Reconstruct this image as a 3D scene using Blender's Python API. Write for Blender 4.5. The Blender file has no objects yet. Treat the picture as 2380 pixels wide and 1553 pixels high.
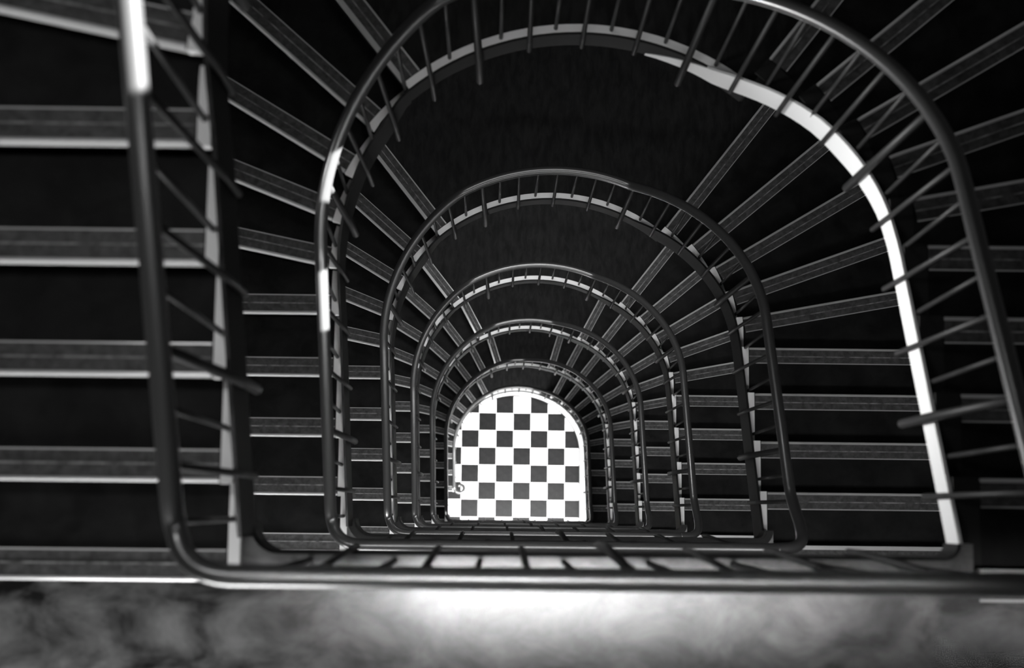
import bpy, math, random
from mathutils import Matrix, Vector
random.seed(7)
scene = bpy.context.scene
C = scene.collection
PI = math.pi
cos, sin, rad = math.cos, math.sin, math.radians

# ------------------------------------------------------------------ camera
CAM = (-0.3489, 0.1932, 4.5626)
R = ((0.999885, -0.012193, -0.009017), (0.010978, 0.992176, -0.124362), (0.010463, 0.124248, 0.992196))
cd = bpy.data.cameras.new('camera'); cam = bpy.data.objects.new('camera', cd); C.objects.link(cam)
M = Matrix(R).to_4x4(); M.translation = Vector(CAM); cam.matrix_world = M
cd.sensor_fit = 'HORIZONTAL'; cd.sensor_width = 36.0; cd.lens = 3305.4 / 2380 * 36.0
cd.clip_start = 0.01; cd.clip_end = 100
cd.dof.use_dof = True; cd.dof.focus_distance = 11.0; cd.dof.aperture_fstop = 2.2
scene.camera = cam

# ------------------------------------------------------------------ world and exposure
w = bpy.data.worlds.new('world'); scene.world = w; w.use_nodes = True
w.node_tree.nodes['Background'].inputs[0].default_value = (1, 1, 1, 1)
w.node_tree.nodes['Background'].inputs[1].default_value = 0.01
vs = scene.view_settings
vs.view_transform = 'Standard'; vs.look = 'None'; vs.exposure = 0.0; vs.gamma = 1.0; vs.use_curve_mapping = False

# ------------------------------------------------------------------ measurements of the stairwell (metres)
RIS = {0: .165, 1: .165, 2: .178, 3: .1695, 4: .1739, 5: .1949, 6: .1863}     # riser height of each storey
NL = {0: 10, 1: 10, 2: 10, 3: 10, 4: 10, 5: 11, 6: 12, 7: 9}                 # risers of the left flight rising from landing n
NR = {0: 10, 1: 10, 2: 10, 3: 10, 4: 11, 5: 12, 6: 11}                       # risers of the right flight falling from landing n
Z = {1: 0.0, 0: 3.3}; MZ = {0: 10 * .165, -1: 4.95}
for n in range(1, 7):
    MZ[n] = Z[n] - NR[n] * RIS[n]
    Z[n + 1] = MZ[n] - NL[n + 1] * RIS[n]
GROUND = Z[7]
def rl(n): return RIS[max(n - 1, 0)]
YS, TL, YL, TR, YR, YE = 1.3135, .2978, -.0186, .2938, .0194, .018
EA, EB = 1.168, 1.077         # half width of the well, half depth of its rounded end
OW = 2.55                     # outer wall
AR = 1.12                     # mean radius used for the path length
LH = [176.3, 165.9, 155.1, 144.0, 132.6, 120.8, 109.4]
LD = [168.5, 158.4, 148.8, 138.4, 128.2, 118.2, 107.8]
RH = [4.8, 15.3, 25.8, 37.2, 48.4, 59.6, 70.9]
RD = [10.6, 20.2, 31.2, 40.2, 52.3, 62.2, 73.8]

def path_pt(side, u, off=0.0, ea=EA, eb=EB):
    if u <= YS: return (side * (ea + off), u)
    th = (u - YS) / AR
    return (side * (ea + off) * cos(th), YS + (eb + off) * sin(th))
U90 = YS + AR * PI / 2

def interp(x, xs, ys):
    if x <= xs[0]: return ys[0] + (x - xs[0]) * (ys[1] - ys[0]) / (xs[1] - xs[0])
    for i in range(len(xs) - 1):
        if x <= xs[i + 1]: return ys[i] + (x - xs[i]) * (ys[i + 1] - ys[i]) / (xs[i + 1] - xs[i])
    return ys[-1]

class Nose:            # one step edge: point on the well edge, direction outwards, height
    def __init__(s, side, u, d, z): s.side, s.u, s.d, s.z = side, u, d, z
def noses(kind, n):
    out = []
    if kind == 'L':
        j0 = 2 if n == 7 else 0
        for k in range(1, NL[n] + 1):
            j = k + j0; z = Z[n] + k * rl(n)
            if j <= 5: out.append(Nose(-1, YL + (j - 1) * TL, 180.0, z))
            else: out.append(Nose(-1, YS + AR * rad(180 - LH[j - 6]), LD[j - 6], z))
    else:
        for k in range(0, NR[n]):
            z = Z[n] - k * RIS[n]
            if k <= 4: out.append(Nose(1, YR + k * TR, 0.0, z))
            else: out.append(Nose(1, YS + AR * rad(RH[k - 5]), RD[k - 5], z))
    return out

# ------------------------------------------------------------------ materials (all greys: the photograph is black and white)
def mat(name, col, rough=.5, spec=.5, coat=0, noise=None, metal=0, bump=0):
    m = bpy.data.materials.new(name); m.use_nodes = True
    nt = m.node_tree; b = nt.nodes['Principled BSDF']
    b.inputs['Base Color'].default_value = (col, col, col, 1)
    b.inputs['Roughness'].default_value = rough; b.inputs['Metallic'].default_value = metal
    b.inputs['Specular IOR Level'].default_value = spec
    b.inputs['Coat Weight'].default_value = coat; b.inputs['Coat Roughness'].default_value = .12
    if noise:
        sc, lo, hi, stretch = noise
        tc = nt.nodes.new('ShaderNodeTexCoord'); mp = nt.nodes.new('ShaderNodeMapping')
        mp.inputs['Scale'].default_value = stretch
        nz = nt.nodes.new('ShaderNodeTexNoise'); nz.inputs['Scale'].default_value = sc; nz.inputs['Detail'].default_value = 6
        nz.inputs['Roughness'].default_value = .6; nz.inputs['Distortion'].default_value = .4
        cr = nt.nodes.new('ShaderNodeValToRGB')
        cr.color_ramp.elements[0].position = .36; cr.color_ramp.elements[0].color = (lo, lo, lo, 1)
        cr.color_ramp.elements[1].position = .66; cr.color_ramp.elements[1].color = (hi, hi, hi, 1)
        nt.links.new(tc.outputs['Object'], mp.inputs[0]); nt.links.new(mp.outputs[0], nz.inputs['Vector'])
        nt.links.new(nz.outputs['Fac'], cr.inputs[0]); nt.links.new(cr.outputs[0], b.inputs['Base Color'])
        if bump:
            bp = nt.nodes.new('ShaderNodeBump'); bp.inputs['Strength'].default_value = bump; bp.inputs['Distance'].default_value = .004
            nt.links.new(nz.outputs['Fac'], bp.inputs['Height']); nt.links.new(bp.outputs[0], b.inputs['Normal'])
    return m
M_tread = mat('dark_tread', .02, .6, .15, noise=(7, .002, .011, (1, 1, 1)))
M_strip = mat('nosing_strip', .1, .5, .3, noise=(30, .035, .085, (1, 1, 1)))
M_lip = mat('nosing_lip', .5, .25, .9, coat=.3)
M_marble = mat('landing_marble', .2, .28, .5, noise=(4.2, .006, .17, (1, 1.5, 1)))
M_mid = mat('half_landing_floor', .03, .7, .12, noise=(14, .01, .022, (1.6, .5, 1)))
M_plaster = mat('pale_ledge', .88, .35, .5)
M_iron = mat('dark_stringer', .015, .6, .2)
M_sunlit = mat('sunlit_stringer', .8, .5, .4)  # sunlight on the topmost right stringer, put into its colour
M_rail = mat('handrail_dark', .11, .33, .8, coat=.4, metal=.7)
M_bar = mat('baluster_iron', .018, .5, .35)
M_wall = mat('stair_wall', .10, .7, .3, noise=(2, .03, .06, (1, 1, 1)))
M_soffit = mat('soffit', .3, .7, .3)
M_screen = mat('white_wall', .85, .6, .3)
M_tw = mat('white_tile', .85, .5, .5, noise=(12, .82, .88, (1, 1, 1)))
M_tb = mat('black_tile', .008, .5, .15, noise=(12, .005, .011, (1, 1, 1)))
M_grout = mat('grout', .5, .8, .2)

# ------------------------------------------------------------------ mesh helpers
class MB:
    def __init__(s): s.v = []; s.f = []; s.mi = []
    def prism(s, poly, z0, z1, mi=0):
        a = sum(poly[i][0] * poly[(i + 1) % len(poly)][1] - poly[(i + 1) % len(poly)][0] * poly[i][1] for i in range(len(poly)))
        if a < 0: poly = poly[::-1]
        b = len(s.v); n = len(poly)
        s.v += [(x, y, z0) for x, y in poly] + [(x, y, z1) for x, y in poly]
        s.f.append(tuple(b + i for i in range(n - 1, -1, -1))); s.f.append(tuple(b + n + i for i in range(n)))
        for i in range(n):
            j = (i + 1) % n; s.f.append((b + i, b + j, b + n + j, b + n + i))
        s.mi += [mi] * (n + 2)
    def strip(s, inner, outer, top, bot, mi=0):      # curved plate; four rows of points
        b = len(s.v); n = len(inner)
        for i in range(n):
            s.v += [(inner[i][0], inner[i][1], top[i]), (outer[i][0], outer[i][1], top[i]),
                    (outer[i][0], outer[i][1], bot[i]), (inner[i][0], inner[i][1], bot[i])]
        for i in range(n - 1):
            for k in range(4):
                k2 = (k + 1) % 4
                s.f.append((b + 4 * i + k, b + 4 * i + k2, b + 4 * i + 4 + k2, b + 4 * i + 4 + k)); s.mi.append(mi)
        s.f.append((b, b + 3, b + 2, b + 1)); e = b + 4 * (n - 1)
        s.f.append((e, e + 1, e + 2, e + 3)); s.mi += [mi, mi]
    def tube(s, pts, r, seg=10, mi=0, caps=True):
        b = len(s.v); n = len(pts); P = [Vector(p) for p in pts]
        t0 = (P[1] - P[0]).normalized()
        up = Vector((0, 0, 1)) if abs(t0.z) < .9 else Vector((1, 0, 0))
        for i in range(n):
            t = (P[min(i + 1, n - 1)] - P[max(i - 1, 0)]).normalized()
            a = t.cross(up).normalized(); c = t.cross(a).normalized()
            rr = r[i] if isinstance(r, (list, tuple)) else r
            for k in range(seg):
                q = 2 * PI * k / seg
                s.v.append(tuple(P[i] + a * (rr * cos(q)) + c * (rr * sin(q))))
        for i in range(n - 1):
            for k in range(seg):
                k2 = (k + 1) % seg
                s.f.append((b + i * seg + k, b + i * seg + k2, b + (i + 1) * seg + k2, b + (i + 1) * seg + k)); s.mi.append(mi)
        if caps:
            s.f.append(tuple(b + k for k in range(seg))); s.f.append(tuple(b + (n - 1) * seg + k for k in range(seg - 1, -1, -1))); s.mi += [mi, mi]
    def build(s, name, mats, parent=None, smooth=False):
        me = bpy.data.meshes.new(name); me.from_pydata(s.v, [], s.f)
        if not isinstance(mats, (list, tuple)): mats = [mats]
        for m in mats: me.materials.append(m)
        for p, i in zip(me.polygons, s.mi): p.material_index = i; p.use_smooth = smooth
        me.update()
        import bmesh
        bm = bmesh.new(); bm.from_mesh(me); bmesh.ops.recalc_face_normals(bm, faces=bm.faces); bm.to_mesh(me); bm.free()
        o = bpy.data.objects.new(name, me); C.objects.link(o)
        if parent:
            o.parent = parent; o.matrix_parent_inverse = Matrix.Translation(parent.location).inverted()
        return o
def thing(name, label, cat, loc, group=None):
    o = bpy.data.objects.new(name, None); o.empty_display_size = .2; C.objects.link(o); o.location = loc
    o['label'] = label; o['category'] = cat
    if group: o['group'] = group
    return o
def struct(o): o['kind'] = 'structure'; return o

def outer_hit(p, d):
    dx, dy = cos(rad(d)), sin(rad(d))
    x, y = p
    if abs(dy) < 1e-6: return (OW if dx > 0 else -OW, y)
    # straight wall first
    t = ((OW if dx > 0 else -OW) - x) / dx
    if y + t * dy <= YS: return (x + t * dx, y + t * dy)
    X, Y = x, y - YS
    bq = X * dx + Y * dy; c = X * X + Y * Y - OW * OW
    t = -bq + math.sqrt(bq * bq - c)
    return (X * 1 + t * dx, YS + Y + t * dy)
def outer_arc(p, q):          # points of the outer wall between two outer points (exclusive)
    def prm(P):
        if P[1] <= YS: return ('s', P[1])
        return ('a', math.atan2(P[1] - YS, P[0]))
    side = 1 if p[0] > 0 else -1
    def u(P):
        if P[1] <= YS: return P[1]
        a = math.atan2(P[1] - YS, P[0]); a = a if side > 0 else PI - a
        return YS + OW * a
    ua, ub = u(p), u(q); n = max(1, int(abs(ub - ua) / .15)); out = []
    for i in range(1, n):
        uu = ua + (ub - ua) * i / n
        if uu <= YS: out.append((side * OW, uu))
        else:
            a = (uu - YS) / OW; out.append((side * OW * cos(a), YS + OW * sin(a)))
    return out
def quadband(a, b, off0, off1, fwd=1):     # band along segment a-b between two perpendicular offsets
    d = Vector((b[0] - a[0], b[1] - a[1])).normalized(); nrm = Vector((-d.y, d.x)) * fwd
    A, B = Vector(a), Vector(b)
    return [tuple(A + nrm * off0), tuple(B + nrm * off0), tuple(B + nrm * off1), tuple(A + nrm * off1)]

# ------------------------------------------------------------------ stair flights
def make_flight(kind, n, label, white=False):  # white: stringer coloured as sunlit, ledges coloured as shaded
    ns = noses(kind, n); N = len(ns); side = ns[0].side
    EX = .03 if white else (.02 if kind == 'L' and n > 1 else 0.0)          # the topmost right flight stands a little further out
    r = rl(n) if kind == 'L' else RIS[n]
    base_z = Z[n] if kind == 'L' else MZ[n]
    th = thing('stair_flight', label, 'stair flight', (side * 1.85, ns[0].u, base_z), 'flights of steps around the well')
    TI = .05 if white else 0.0
    # R flight: the tread of nose k lies on its low-u side (towards the landing); L flight: on its high-u side
    us = [q.u for q in ns]; zs = [q.z for q in ns]
    zline = lambda u: interp(u, us, zs)
    seq = range(N - 1) if kind == 'L' else range(1, N)
    for k in seq:
        q = ns[k]; nb = ns[k + 1] if kind == 'L' else ns[k - 1]        # neighbour above
        a = path_pt(side, q.u, EX + TI); b = path_pt(side, nb.u, EX + TI)
        oa, ob = outer_hit(a, q.d), outer_hit(b, nb.d)
        m = 5; inner = [path_pt(side, q.u + (nb.u - q.u) * i / m, EX + TI) for i in range(m + 1)]
        # extend a little beneath the riser above
        fw = 1 if (side > 0) == (kind == 'L') else 1
        poly = inner + [ob] + outer_arc(ob, oa) + [oa]
        mb = MB(); mb.prism(poly, q.z - .04, q.z)
        # body with recessed riser
        def shift(P, Q, amt):
            d = Vector((Q[0] - P[0], Q[1] - P[1])).normalized(); nrm = Vector((-d.y, d.x))
            ref = Vector((inner[m // 2 + 1][0] - P[0], inner[m // 2 + 1][1] - P[1]))
            if nrm.dot(ref) < 0: nrm = -nrm
            return (P[0] + nrm.x * amt, P[1] + nrm.y * amt), (Q[0] + nrm.x * amt, Q[1] + nrm.y * amt), nrm
        ra, roa, nrm = shift(a, oa, .025)
        roa = (max(-OW, min(OW, roa[0])), roa[1])
        eb = (ob[0] + nrm.x * .03, ob[1] + nrm.y * .03); ib = (b[0] + nrm.x * .03, b[1] + nrm.y * .03)
        if white:      # the slab under this flight is set back behind the thin stringer
            dvb = (Vector(roa) - Vector(ra)).normalized() * .16; dve = (Vector(eb) - Vector(ib)).normalized() * .16
            ra = (ra[0] + dvb.x, ra[1] + dvb.y); ib = (ib[0] + dve.x, ib[1] + dve.y)
        mb.prism([ra] + ([] if white else inner[1:-1]) + [ib, eb] + outer_arc(ob, oa) + [roa], q.z - .04 - r - .08, q.z - .0405)
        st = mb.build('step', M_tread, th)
        # nosing strip with pale front lip
        A = Vector(a); O = Vector(oa); dv = (O - A).normalized()
        A2 = tuple(A + dv * .004); O2 = tuple(O - dv * .01)
        sgn = 1 if Vector((-dv.y, dv.x)).dot(nrm) > 0 else -1
        nz = MB()
        nz.prism(quadband(A2, O2, .006, .084, sgn), q.z - .001, q.z + .003, 0)
        lipn = Vector((-dv.y, dv.x)) * sgn
        nz.prism(quadband(A2, O2, -.008, .004, sgn), q.z - .040, q.z - .006, 1)
        nz.tube([(A2[0], A2[1], q.z - .005), (O2[0], O2[1], q.z - .005)], .009, 10, 1)
        nz.prism(quadband(A2, O2, .084, .089, sgn), q.z - .001, q.z + .005, 1)
        nz.prism(quadband(A2, O2, .042, .048, sgn), q.z + .003, q.z + .005, 2)
        nz.build('nosing', [M_strip, M_lip, M_groove], st)
        # pale end panel of the step facing the well
        uu = [q.u + (nb.u - q.u) * i / 6 for i in range(7)]
        if kind == 'L': uu[0] -= .012
        else: uu[0] += .012
        e = MB(); e.strip([path_pt(side, x, EX - .036) for x in uu], [path_pt(side, x, EX + TI) for x in uu],
                          [q.z + .002] * 7, [q.z - (.012 if white else .035)] * 7)
        e.build('ledge', M_iron if white else M_ledge, st)  # beside the sunlit stringer the ledge's shade is put into its colour
    # raking stringer
    u0 = us[0] if kind == 'R' else (YE + .09 if n < 7 else us[0])
    u1 = (us[-1] if kind == 'L' else us[-1] + .22) if not white else YS + AR * rad(74); m = 48
    uu = [u0 + (u1 - u0) * i / m for i in range(m + 1)]
    tp, bt = [], []
    hi = zs[-1] - (r if kind == 'R' else 0)
    ul = us[-1]
    for x in uu:
        if kind == 'R':
            zl = zline(x) if x <= ul else zs[-1] + (x - ul) * (zs[-1] - zs[-2]) / (us[-1] - us[-2])
            T, B = max(zl - .02, hi + .0015), max(zl - (.15 + .06 * min(1, max(0, (x - YS) / .4)) if white else .30), hi - .15)
            if white and x > ul + .2:
                T = hi + .0015 - .13 * (x - ul - .2) / (u1 - ul - .2)  # the painted sunlit band thins out past the flight
        else:
            f = min(1, max(0, (ul - x) / .15)); zl = zline(min(x, ul))
            T, B = zl - .02, zl - .30
            T = T * f + (hi - .002) * (1 - f); B = B * f + (hi - .15) * (1 - f)
        tp.append(T); bt.append(max(B, GROUND + .01))
    if n == 7: tp = [max(t, GROUND + .12) for t in tp]
    s = MB(); X1 = -.036 - (.004 if white else 0)
    s.strip([path_pt(side, x, EX * min(1, max(0, (ul + .03 - x) / .4)) + X1 - .012) for x in uu], [path_pt(side, x, EX * min(1, max(0, (ul + .03 - x) / .4)) + X1) for x in uu], tp, bt)
    o = s.build('stringer', M_sunlit if white else M_iron, th, smooth=False)
    if white: o['label'] = 'stringer with sunlight put into its colour'
    return th
M_groove = mat('nosing_rib', .2, .5, .4, noise=(18, .06, .32, (1, 1, 1)))
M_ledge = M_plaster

# ------------------------------------------------------------------ landings
def edge_corner(side, off=0.0, rc=.13, ye=YE):
    out = []
    cx, cy = side * (EA - rc), ye + rc
    for i in range(9):
        a = PI / 2 * i / 8
        out.append((cx + side * (rc + off) * cos(a), cy - (rc + off) * sin(a)))
    return out
def make_landing(n, label):
    z = Z[n]; th = thing('landing', label, 'landing', (0, -.9, z), 'straight landings with marble floor')
    ye = YE if n > 0 else -.035
    lc = edge_corner(-1, 0, .13, ye)[::-1]; rc = edge_corner(1, 0, .09, ye)
    poly = [(-OW, -1.9), (OW, -1.9), (OW, YR), (EA, min(YR, ye + .1))] + rc + lc + [(-EA, YL + .03), (-OW, YL + .03)]
    mb = MB(); mb.prism(poly, z - .27, z)
    mb.build('slab', M_marble, th)
    if n <= 6:
        nz = MB(); a, b = (EA + .016, YR), (OW - .01, YR)
        nz.prism(quadband(a, b, -.012, -.084), z - .001, z + .003, 0)
        nz.prism(quadband(a, b, .010, -.012), z - .03, z + .005, 1)
        nz.prism(quadband(a, b, -.084, -.092), z - .001, z + .005, 1)
        nz.prism(quadband(a, b, -.042, -.048), z + .003, z + .005, 2)
        nz.build('nosing', [M_strip, M_lip, M_groove], th)
    def ring(off): return edge_corner(-1, off, .13, ye) + edge_corner(1, off, .09, ye)[::-1]
    k = len(ring(0))
    e = MB(); e.strip(ring(-.036), ring(0), [z + .002] * k, [z - .035] * k); e.build('ledge', M_marble if n == 1 else M_iron, th)
    s = MB(); s.strip(ring(-.048), ring(-.036), [z - .002] * k, [z - .15] * k); s.build('stringer', M_iron, th)
def make_half(n, label):
    z = MZ[n]
    L = noses('L', n + 1)[-1]; a = path_pt(-1, L.u, 0); oa = outer_hit(a, L.d)
    if n >= 0: Q = noses('R', n)[-1]; b = path_pt(1, Q.u, 0); ob = outer_hit(b, Q.d); ub = Q.u
    th = thing('half_landing', label, 'landing', (0, YS + 1.8, z), 'dark rounded half landings')
    inner = [path_pt(-1, L.u + (U90 - L.u) * i / 10, 0) for i in range(11)] + [path_pt(1, U90 + (ub - U90) * i / 10, 0) for i in range(1, 11)]
    a1 = math.atan2(ob[1] - YS, ob[0]); a0 = math.atan2(oa[1] - YS, oa[0])
    outer = [(OW * cos(a1 + (a0 - a1) * i / 16), YS + OW * sin(a1 + (a0 - a1) * i / 16)) for i in range(17)]
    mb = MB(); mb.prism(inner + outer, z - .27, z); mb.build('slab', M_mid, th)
    A = Vector(a); O = Vector(oa); dv = (O - A).normalized(); A2 = tuple(A + dv * .004); O2 = tuple(O - dv * .01)
    nz = MB()
    nz.prism(quadband(A2, O2, .012, .084, -1), z - .001, z + .003, 0)
    nz.prism(quadband(A2, O2, -.010, .012, -1), z - .03, z + .005, 1)
    nz.prism(quadband(A2, O2, .084, .092, -1), z - .001, z + .005, 1)
    nz.prism(quadband(A2, O2, .042, .048, -1), z + .003, z + .005, 2)
    nz.build('nosing', [M_strip, M_lip, M_groove], th)
    def ring(off): return [path_pt(-1, L.u + (U90 - L.u) * i / 14, off) for i in range(15)] + [path_pt(1, U90 + (ub - U90) * i / 14, off) for i in range(1, 15)]
    k = 29
    e = MB(); e.strip(ring(-.036), ring(0), [z + .002] * k, [z - .035] * k); e.build('ledge', M_ledge, th)
    s = MB(); s.strip(ring(-.048), ring(-.036), [z - .002] * k, [z - .15] * k); s.build('stringer', M_iron, th)

# ------------------------------------------------------------------ railings
RA, RB, HF, HL, YRAIL = 1.135, 1.04, .806, 1.093, .034
def rail_z_L(n):
    ns = noses('L', n); N = len(ns); r = rl(n); off = 2 if n == 7 else 0
    kk = lambda u: 1 + (u - YL) / TL - off
    uend = YS + AR * rad(180 - (LH[N + off - 6] - 9.5)); kS = kk(YS); zt = Z[n] + N * r + HF
    def f(u):
        if u <= YS: return Z[n] + r * kk(u) + HF
        if u >= uend: return zt
        return Z[n] + HF + r * (kS + (N - kS) * (u - YS) / (uend - YS))
    return f
def rail_z_R(n):
    N = NR[n]; r = RIS[n]; kS = (YS - YR) / TR
    uend = YS + AR * rad(RH[N - 1 - 5] + 17)
    def f(u):
        if u <= YS: return Z[n] + HF - r * (u - YR) / TR
        if u >= uend: return Z[n] - N * r + HF
        return Z[n] + HF - r * (kS + (N - kS) * (u - YS) / (uend - YS))
    return f
def chaikin(P, it=2):
    for _ in range(it):
        Q = [P[0]]
        for a, b in zip(P, P[1:]):
            a, b = Vector(a), Vector(b); Q += [tuple(a * .75 + b * .25), tuple(a * .25 + b * .75)]
        Q.append(P[-1]); P = Q
    return P
AP = rad(6.3)
def ring_rail(n, label):
    """from the right corner of landing n-1 down the right flight, round half landing n-1, down the left flight to landing n"""
    zb = Z[n]
    th = thing('stair_railing', label, 'railing', (0, 1.2, zb), 'iron railings around the well')
    pts = []; zsurf = []
    fL = rail_z_L(n)
    if n > 1:
        fR = rail_z_R(n - 1); zt = Z[n - 1] + HL
        pts += [(RA - .16, YRAIL, zt - .03), (RA - .05, YRAIL + .005, zt - .07), (RA, YRAIL + .06, zt - .15)]
        u = .28
        while u < U90: pts.append((*path_pt(1, u, 0, RA, RB), fR(u))); u += .07
    u = U90
    ulow = .2 if n < 7 else YL + 2 * TL
    while u > ulow: pts.append((*path_pt(-1, u, 0, RA, RB), fL(u))); u -= .07
    if n < 7:
        zl = Z[n] + HL
        pts += [(-RA, YRAIL + .12, zl - .04), (-RA + .03, YRAIL + .04, zl - .02), (-RA + .10, YRAIL, zl)]
        pts += [(RA * t, YRAIL, zl) for t in (-.8, -.5, 0, .5, .8)] + [(RA - .16, YRAIL, zl - .03)]
    else:
        e = pts[-1]
        for i in range(1, 12):           # the closing curl of the rail at the bottom step
            a = i * .5; rr = .11 - .006 * i
            pts.append((e[0] + .11 - rr * cos(a) , e[1] - rr * sin(a), e[2] - .004 * i))
    mb = MB(); mb.tube(chaikin(pts, 2), .0285, 16); mb.build('handrail', M_rail, th, smooth=True)
    # balusters: one spacing all round; every eighth is a stout post, every second is fixed to the face of the stringer
    bars = []
    if n > 1:
        fR = rail_z_R(n - 1); nR = noses('R', n - 1); usR = [q.u for q in nR]; zsR = [q.z for q in nR]
        base = lambda u, f: f(u) - HF
        j = 0
        for j in range(-12, 32):
            ang = 64.0 - 6.3 * j         # j counts down the right side from the upper right post
            if ang > 90: continue
            u = YS + AR * rad(ang) if ang >= 0 else YS - (-ang / 6.3) * .134
            if u < .15: continue
            bars.append((1, u, fR, j))
    for j in range(-12, 32):
        ang = 64.0 + 50.4 + 6.3 * j
        if ang < 90.5: continue
        a2 = 180 - ang
        u = YS + AR * rad(a2) if a2 >= 0 else YS - (-a2 / 6.3) * .134
        if u < (.15 if n < 7 else ulow): continue
        bars.append((-1, u, fL, j))
    nL_ = noses('L', n)
    for side, u, f, j in bars:
        zr = f(u) - .015; ln = f(u) - HF
        x1, y1 = path_pt(side, u, 0, RA, RB)
        ex = .03 if (n == 2 and side > 0 and u < YS + .6) else (.02 if side < 0 and n > 1 and u < YS + .5 else 0)
        def level(u):
            if side > 0:
                for q_ in reversed(nR):
                    if u > q_.u: return q_.z - RIS[n - 1]
                return nR[0].z
            lv = Z[n]
            for q_ in nL_:
                if u > q_.u: lv = q_.z
            return lv
        if j % 8 == 0:
            x0, y0 = path_pt(side, u, -.066 + ex); q = MB(); fl = f(u + .1) == f(u - .1)
            zb0 = ln - (.40 if fl else .37)
            q.tube([(x0, y0, zb0), (x0, y0, zb0 + .02), (x0, y0, ln - .05), (x1, y1, zr)], [.011, .018, .018, .015], 8)
            q.build('post', M_bar, th, smooth=True)
        elif j % 2 == 0:
            x0, y0 = path_pt(side, u, -.058 + ex); q = MB(); low = .15 if f(u + .1) == f(u - .1) else .28
            q.tube([(x0, y0, ln - low), (x0, y0, ln), (x1, y1, zr)], .011, 8); q.build('baluster', M_bar, th, smooth=True)
        else:
            x0, y0 = path_pt(side, u, -.018 + ex); q = MB(); lev = level(u)
            q.tube([(x0, y0, lev), (x1, y1, zr)], .009, 8); q.build('baluster', M_bar, th, smooth=True)
    if n < 7:
        m = 16
        for i in range(-7, 8):
            x = i * .134; zr = Z[n] + HL - .015; zf = Z[n]
            if i % 8 == 0: lowz, rad_ = zf - .38, .015; y0 = YE + .066
            elif i % 2 == 0: lowz, rad_ = zf - .15, .011; y0 = YE + .058
            else: lowz, rad_ = zf, .010; y0 = YE + .018
            q = MB(); q.tube([(x, y0, lowz), (x, y0, zf + .02), (x, YRAIL, zr)], rad_, 6); q.build('post' if i % 8 == 0 else 'baluster', M_bar, th, smooth=True)
    return th

# ------------------------------------------------------------------ lights: unseen fill panels added under the landings, hall lamps at the bottom
def area(name, loc, sx, sy, power, rot=(0, 0, 0)):
    l = bpy.data.lights.new(name, 'AREA'); l.shape = 'RECTANGLE'; l.size = sx; l.size_y = sy; l.energy = power
    o = bpy.data.objects.new(name, l); C.objects.link(o); o.location = loc; o.rotation_euler = rot
    return o
def beam(src, tgt, power, ang):       # a narrow shaft of daylight falling across the well
    l = bpy.data.lights.new('daylight_beam', 'SPOT'); l.energy = power; l.spot_size = rad(ang); l.spot_blend = .15; l.shadow_soft_size = .01
    o = bpy.data.objects.new('daylight_beam', l); C.objects.link(o); o.location = src
    o.rotation_euler = (Vector(tgt) - Vector(src)).to_track_quat('-Z', 'Y').to_euler()
beam((1.0, 1.1, .3), (-1.135, 1.12, -1.70), 10000, 5.5)
beam((1.0, 1.6, .3), (-1.10, 1.62, -1.43), 10000, 5.0)
beam((1.0, 1.2, 3.1), (-1.135, 1.24, 1.68), 6500, 8)
P_L, P_M, P_G, P_UP, P_SPOT, P_WIN = 15, 10, 800, 20, 1.25, 36
for n in range(1, 7):
    top = (Z[n - 1] if n > 1 else 3.3) - .30
    k = {1: .3, 3: 1.3, 4: 1.5, 5: 1.3, 6: .2}.get(n, 1.0)
    for x0, x1 in ((-1.25, -.83), (-.58, .70), (.9, 2.1)):
        if n == 1 and x0 > .8: continue
        area('landing_fill', ((x0 + x1) / 2, -.45, top), x1 - x0, .35, P_L * k * (x1 - x0))  # added unseen panel for handrail highlights and light on the landing
    g = area('window_light', (-1.6, -1.8, Z[n] + .42), 1.3, .5, P_WIN * {1: 1.0, 5: .7, 6: .4}.get(n, 1.0), (rad(90), 0, 0)); g.data.spread = rad(110)
    area('side_fill', (-1.75, -.45, top), .9, .3, (1.0 if n == 1 else 6.5) * k)  # added unseen panel to brighten the left handrails
area('side_fill', (-1.68, 1.0, 3.55), 1.0, .35, 16)  # added unseen panel for the highlight on the nearest left rail
for n in range(1, 7):
    top = (MZ[n - 1]) - .30
    k = {1: .55, 2: 1.0, 3: 3.4, 4: 3.4, 5: 3.0, 6: .7}.get(n, 1.0)
    area('half_landing_fill', (-.45 if n == 1 else -.1, YS + 1.35, top), .9 if n == 1 else 1.3, .35, P_M * k)  # added unseen panel lifting the curved rails and ledges
g = area('landing_fill_spot', (.65, -.10, 2.85), 2.6, .06, P_SPOT); g.data.spread = rad(10)  # added narrow fill brightening the nearest landing
g = area('stringer_fill', (-1.9, 1.0, -1.05), .3, .7, P_UP, (0, rad(-97), 0)); g.data.spread = rad(66)  # added fill aimed across the well at the topmost right stringer
g = area('landing_fill_spot', (-.1, -.03, 2.85), 1.7, .06, P_SPOT * .65); g.data.spread = rad(12)  # second added fill, for the edge of the nearest landing
area('hall_lamp', (0, -.9, Z[6] - .35), 3.0, 1.2, P_G)
area('hall_lamp', (-.2, 3.0, MZ[6] - .3), 1.2, .6, P_G * .12)

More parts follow.
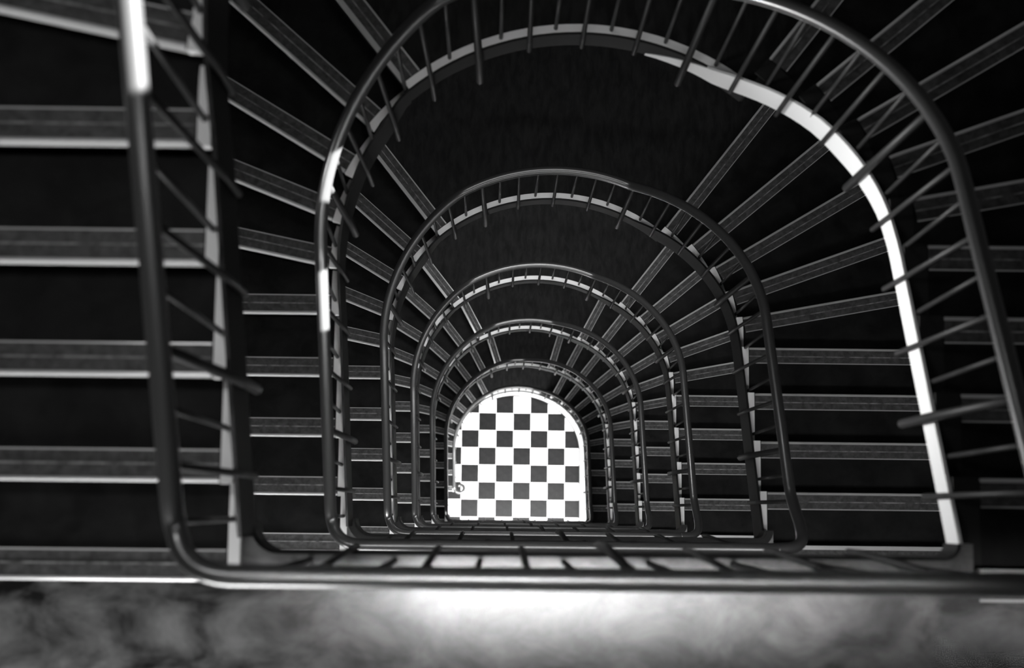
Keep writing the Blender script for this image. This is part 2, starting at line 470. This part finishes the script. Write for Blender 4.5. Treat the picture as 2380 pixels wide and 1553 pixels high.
# ------------------------------------------------------------------ the setting
def wall_strip(name, pts, z0, z1, t=.12):
    P = [Vector(p) for p in pts]; inner = [tuple(p) for p in P]; outer = []
    for i, p in enumerate(P):
        d = (P[min(i + 1, len(P) - 1)] - P[max(i - 1, 0)]).normalized(); outer.append((p.x + d.y * t, p.y - d.x * t))
    mb = MB(); k = len(P); mb.strip(inner, outer, [z1] * k, [z0] * k)
    return struct(mb.build(name, M_wall))
ZT = 3.3
wall_strip('wall_right', [(OW, -1.9), (OW, YS)], GROUND - .1, ZT)
wall_strip('wall_left', [(-OW, YS), (-OW, -1.9)], GROUND - .1, ZT)
wall_strip('wall_back', [(OW * cos(PI * i / 32), YS + OW * sin(PI * i / 32)) for i in range(33)], GROUND - .1, ZT)
wall_strip('wall_front', [(-OW, -1.9), (OW, -1.9)], GROUND - .1, ZT)
fl = MB(); fl.prism([(-3.4, -2.6), (3.4, -2.6), (3.4, 4.4), (-3.4, 4.4)], GROUND - .12, GROUND - .006)
floor = struct(fl.build('floor', M_grout))
TS = .3268; X0, Y0 = -.0575, 1.409
def tile_mesh(m, nm):
    me = bpy.data.meshes.new(nm); g = .0015; c = .004; h = TS / 2 - g
    v = [(-h, -h, -.008), (h, -h, -.008), (h, h, -.008), (-h, h, -.008), (-h, -h, -.002), (h, -h, -.002), (h, h, -.002), (-h, h, -.002),
         (-h + c, -h + c, 0), (h - c, -h + c, 0), (h - c, h - c, 0), (-h + c, h - c, 0)]
    f = [(0, 3, 2, 1), (8, 9, 10, 11)] + [(i, (i + 1) % 4, 4 + (i + 1) % 4, 4 + i) for i in range(4)] + [(4 + i, 4 + (i + 1) % 4, 8 + (i + 1) % 4, 8 + i) for i in range(4)]
    me.from_pydata(v, [], f); me.materials.append(m); me.update(); return me
tw, tb = tile_mesh(M_tw, 'tile_white'), tile_mesh(M_tb, 'tile_black')
for i in range(-8, 8):
    for j in range(-10, 8):
        x = X0 + (i + .5) * TS; y = Y0 + (j + .5) * TS
        if not (-OW < x < OW and -1.9 < y and math.hypot(x, max(0, y - YS)) < OW - .02): continue
        # the tile left of and above the grid origin by two columns, one row is black
        dark = (i + j) % 2 == 1
        o = bpy.data.objects.new('tile', tb if dark else tw); C.objects.link(o)
        o.parent = floor; o.location = (x, y, GROUND)
        o['label'] = 'black floor tile' if dark else 'white floor tile'
# white wall that carries the lowest right flight, following the curve of the well
wp = [(1.205, YE + .02 + i * (YS - YE - .02) / 8) for i in range(9)]
wp += [(1.205 * cos(rad(a)), YS + 1.09 * sin(rad(a))) for a in range(4, 125, 4)]
wt = []
for x, y in wp:
    a = math.degrees(math.atan2(y - YS, x)) if y > YS else None
    u = y if a is None else YS + AR * rad(a)
    q6 = noses('R', 6); us = [q.u for q in q6]; zs = [q.z for q in q6]
    zz = interp(u, us, zs) - .30 if u < us[-1] + .2 else MZ[6] - .27
    if a is not None and a > 112: zz = MZ[6] - .27 - (a - 112) * .06
    wt.append(max(MZ[6] - .27 if (a is None or a < 112) else zz, zz) if (a is None or a < 80) else min(zz, MZ[6] - .27))
ow = [(x * 1.06, YS + (y - YS) * 1.06 if y > YS else y) for x, y in wp]
mb = MB(); mb.strip(wp, ow, wt, [GROUND] * len(wp)); struct(mb.build('wall_curved', M_screen))
bw = [(x * .988, YS + (y - YS) * .99 if y > YS else y) for x, y in wp]
mb = MB(); mb.strip(bw, wp, [GROUND + .05] * len(wp), [GROUND] * len(wp)); struct(mb.build('baseboard_curved', M_iron))

# ------------------------------------------------------------------ the stairs
ORD = {1: 'first', 2: 'second', 3: 'third', 4: 'fourth', 5: 'fifth', 6: 'sixth', 7: 'seventh'}
make_flight('L', 1, 'nearest left flight, its blurred dark steps at the left edge outside the outermost handrail')
for n in range(2, 8):
    extra = ' with a bright sunlit curved stringer' if n == 2 else ''
    make_flight('R', n - 1, {1: 'very dark right flight at the right edge, with a bright sunlit curved stringer',
        2: 'right flight of grey banded steps between the sunlit stringer and the next handrail inwards',
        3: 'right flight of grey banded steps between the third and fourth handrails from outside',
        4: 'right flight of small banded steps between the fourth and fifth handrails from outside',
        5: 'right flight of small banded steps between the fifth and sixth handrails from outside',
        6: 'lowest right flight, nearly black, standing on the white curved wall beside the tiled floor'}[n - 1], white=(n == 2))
    make_flight('L', n, {2: 'left flight with bright step edges between the outermost and second handrails',
        3: 'left flight with bright step edges between the second and third handrails',
        4: 'left flight with bright step edges between the third and fourth handrails',
        5: 'left flight of small steps between the fourth and fifth handrails',
        6: 'left flight of tiny dark steps between the fifth and sixth handrails',
        7: 'lowest left flight of tiny dark steps ending at the chequered floor'}[n])
for n in range(1, 7):
    make_landing(n, {1: 'blotchy pale marble landing across the foot of the picture, nearest of all',
        2: 'pale marble landing one storey down, just behind the nearest horizontal handrail',
        3: 'marble landing two storeys down, third horizontal band from the bottom edge',
        4: 'marble landing three storeys down, behind the third horizontal handrail',
        5: 'narrow marble landing four storeys down, behind the fourth horizontal handrail',
        6: 'lowest marble landing, a thin dark band just below the chequered floor'}[n])
    make_half(n, {1: 'largest dark rounded half landing, cut by the top edge of the picture',
        2: 'large dark rounded half landing above the outermost fully visible handrail arch',
        3: 'dark rounded half landing inside the largest complete handrail arch',
        4: 'dark rounded half landing inside the second complete handrail arch',
        5: 'small dark rounded half landing inside the third complete handrail arch',
        6: 'smallest dark half landing right above the arched end of the chequered floor'}[n])
for n in range(1, 8):
    ring_rail(n, {1: 'outermost blurred thick handrail running down the left side and along the bottom',
        2: 'second handrail loop, passing out of the top edge, with two white highlights at left',
        3: 'largest complete handrail arch, black on its right side',
        4: 'second largest complete handrail arch with ladder-like balusters at its top',
        5: 'third complete handrail arch counted inwards, with a bright white line along its base',
        6: 'fourth complete handrail arch counted inwards, close around the innermost one',
        7: 'innermost handrail arch around the chequered floor, ending in a small curl'}[n])
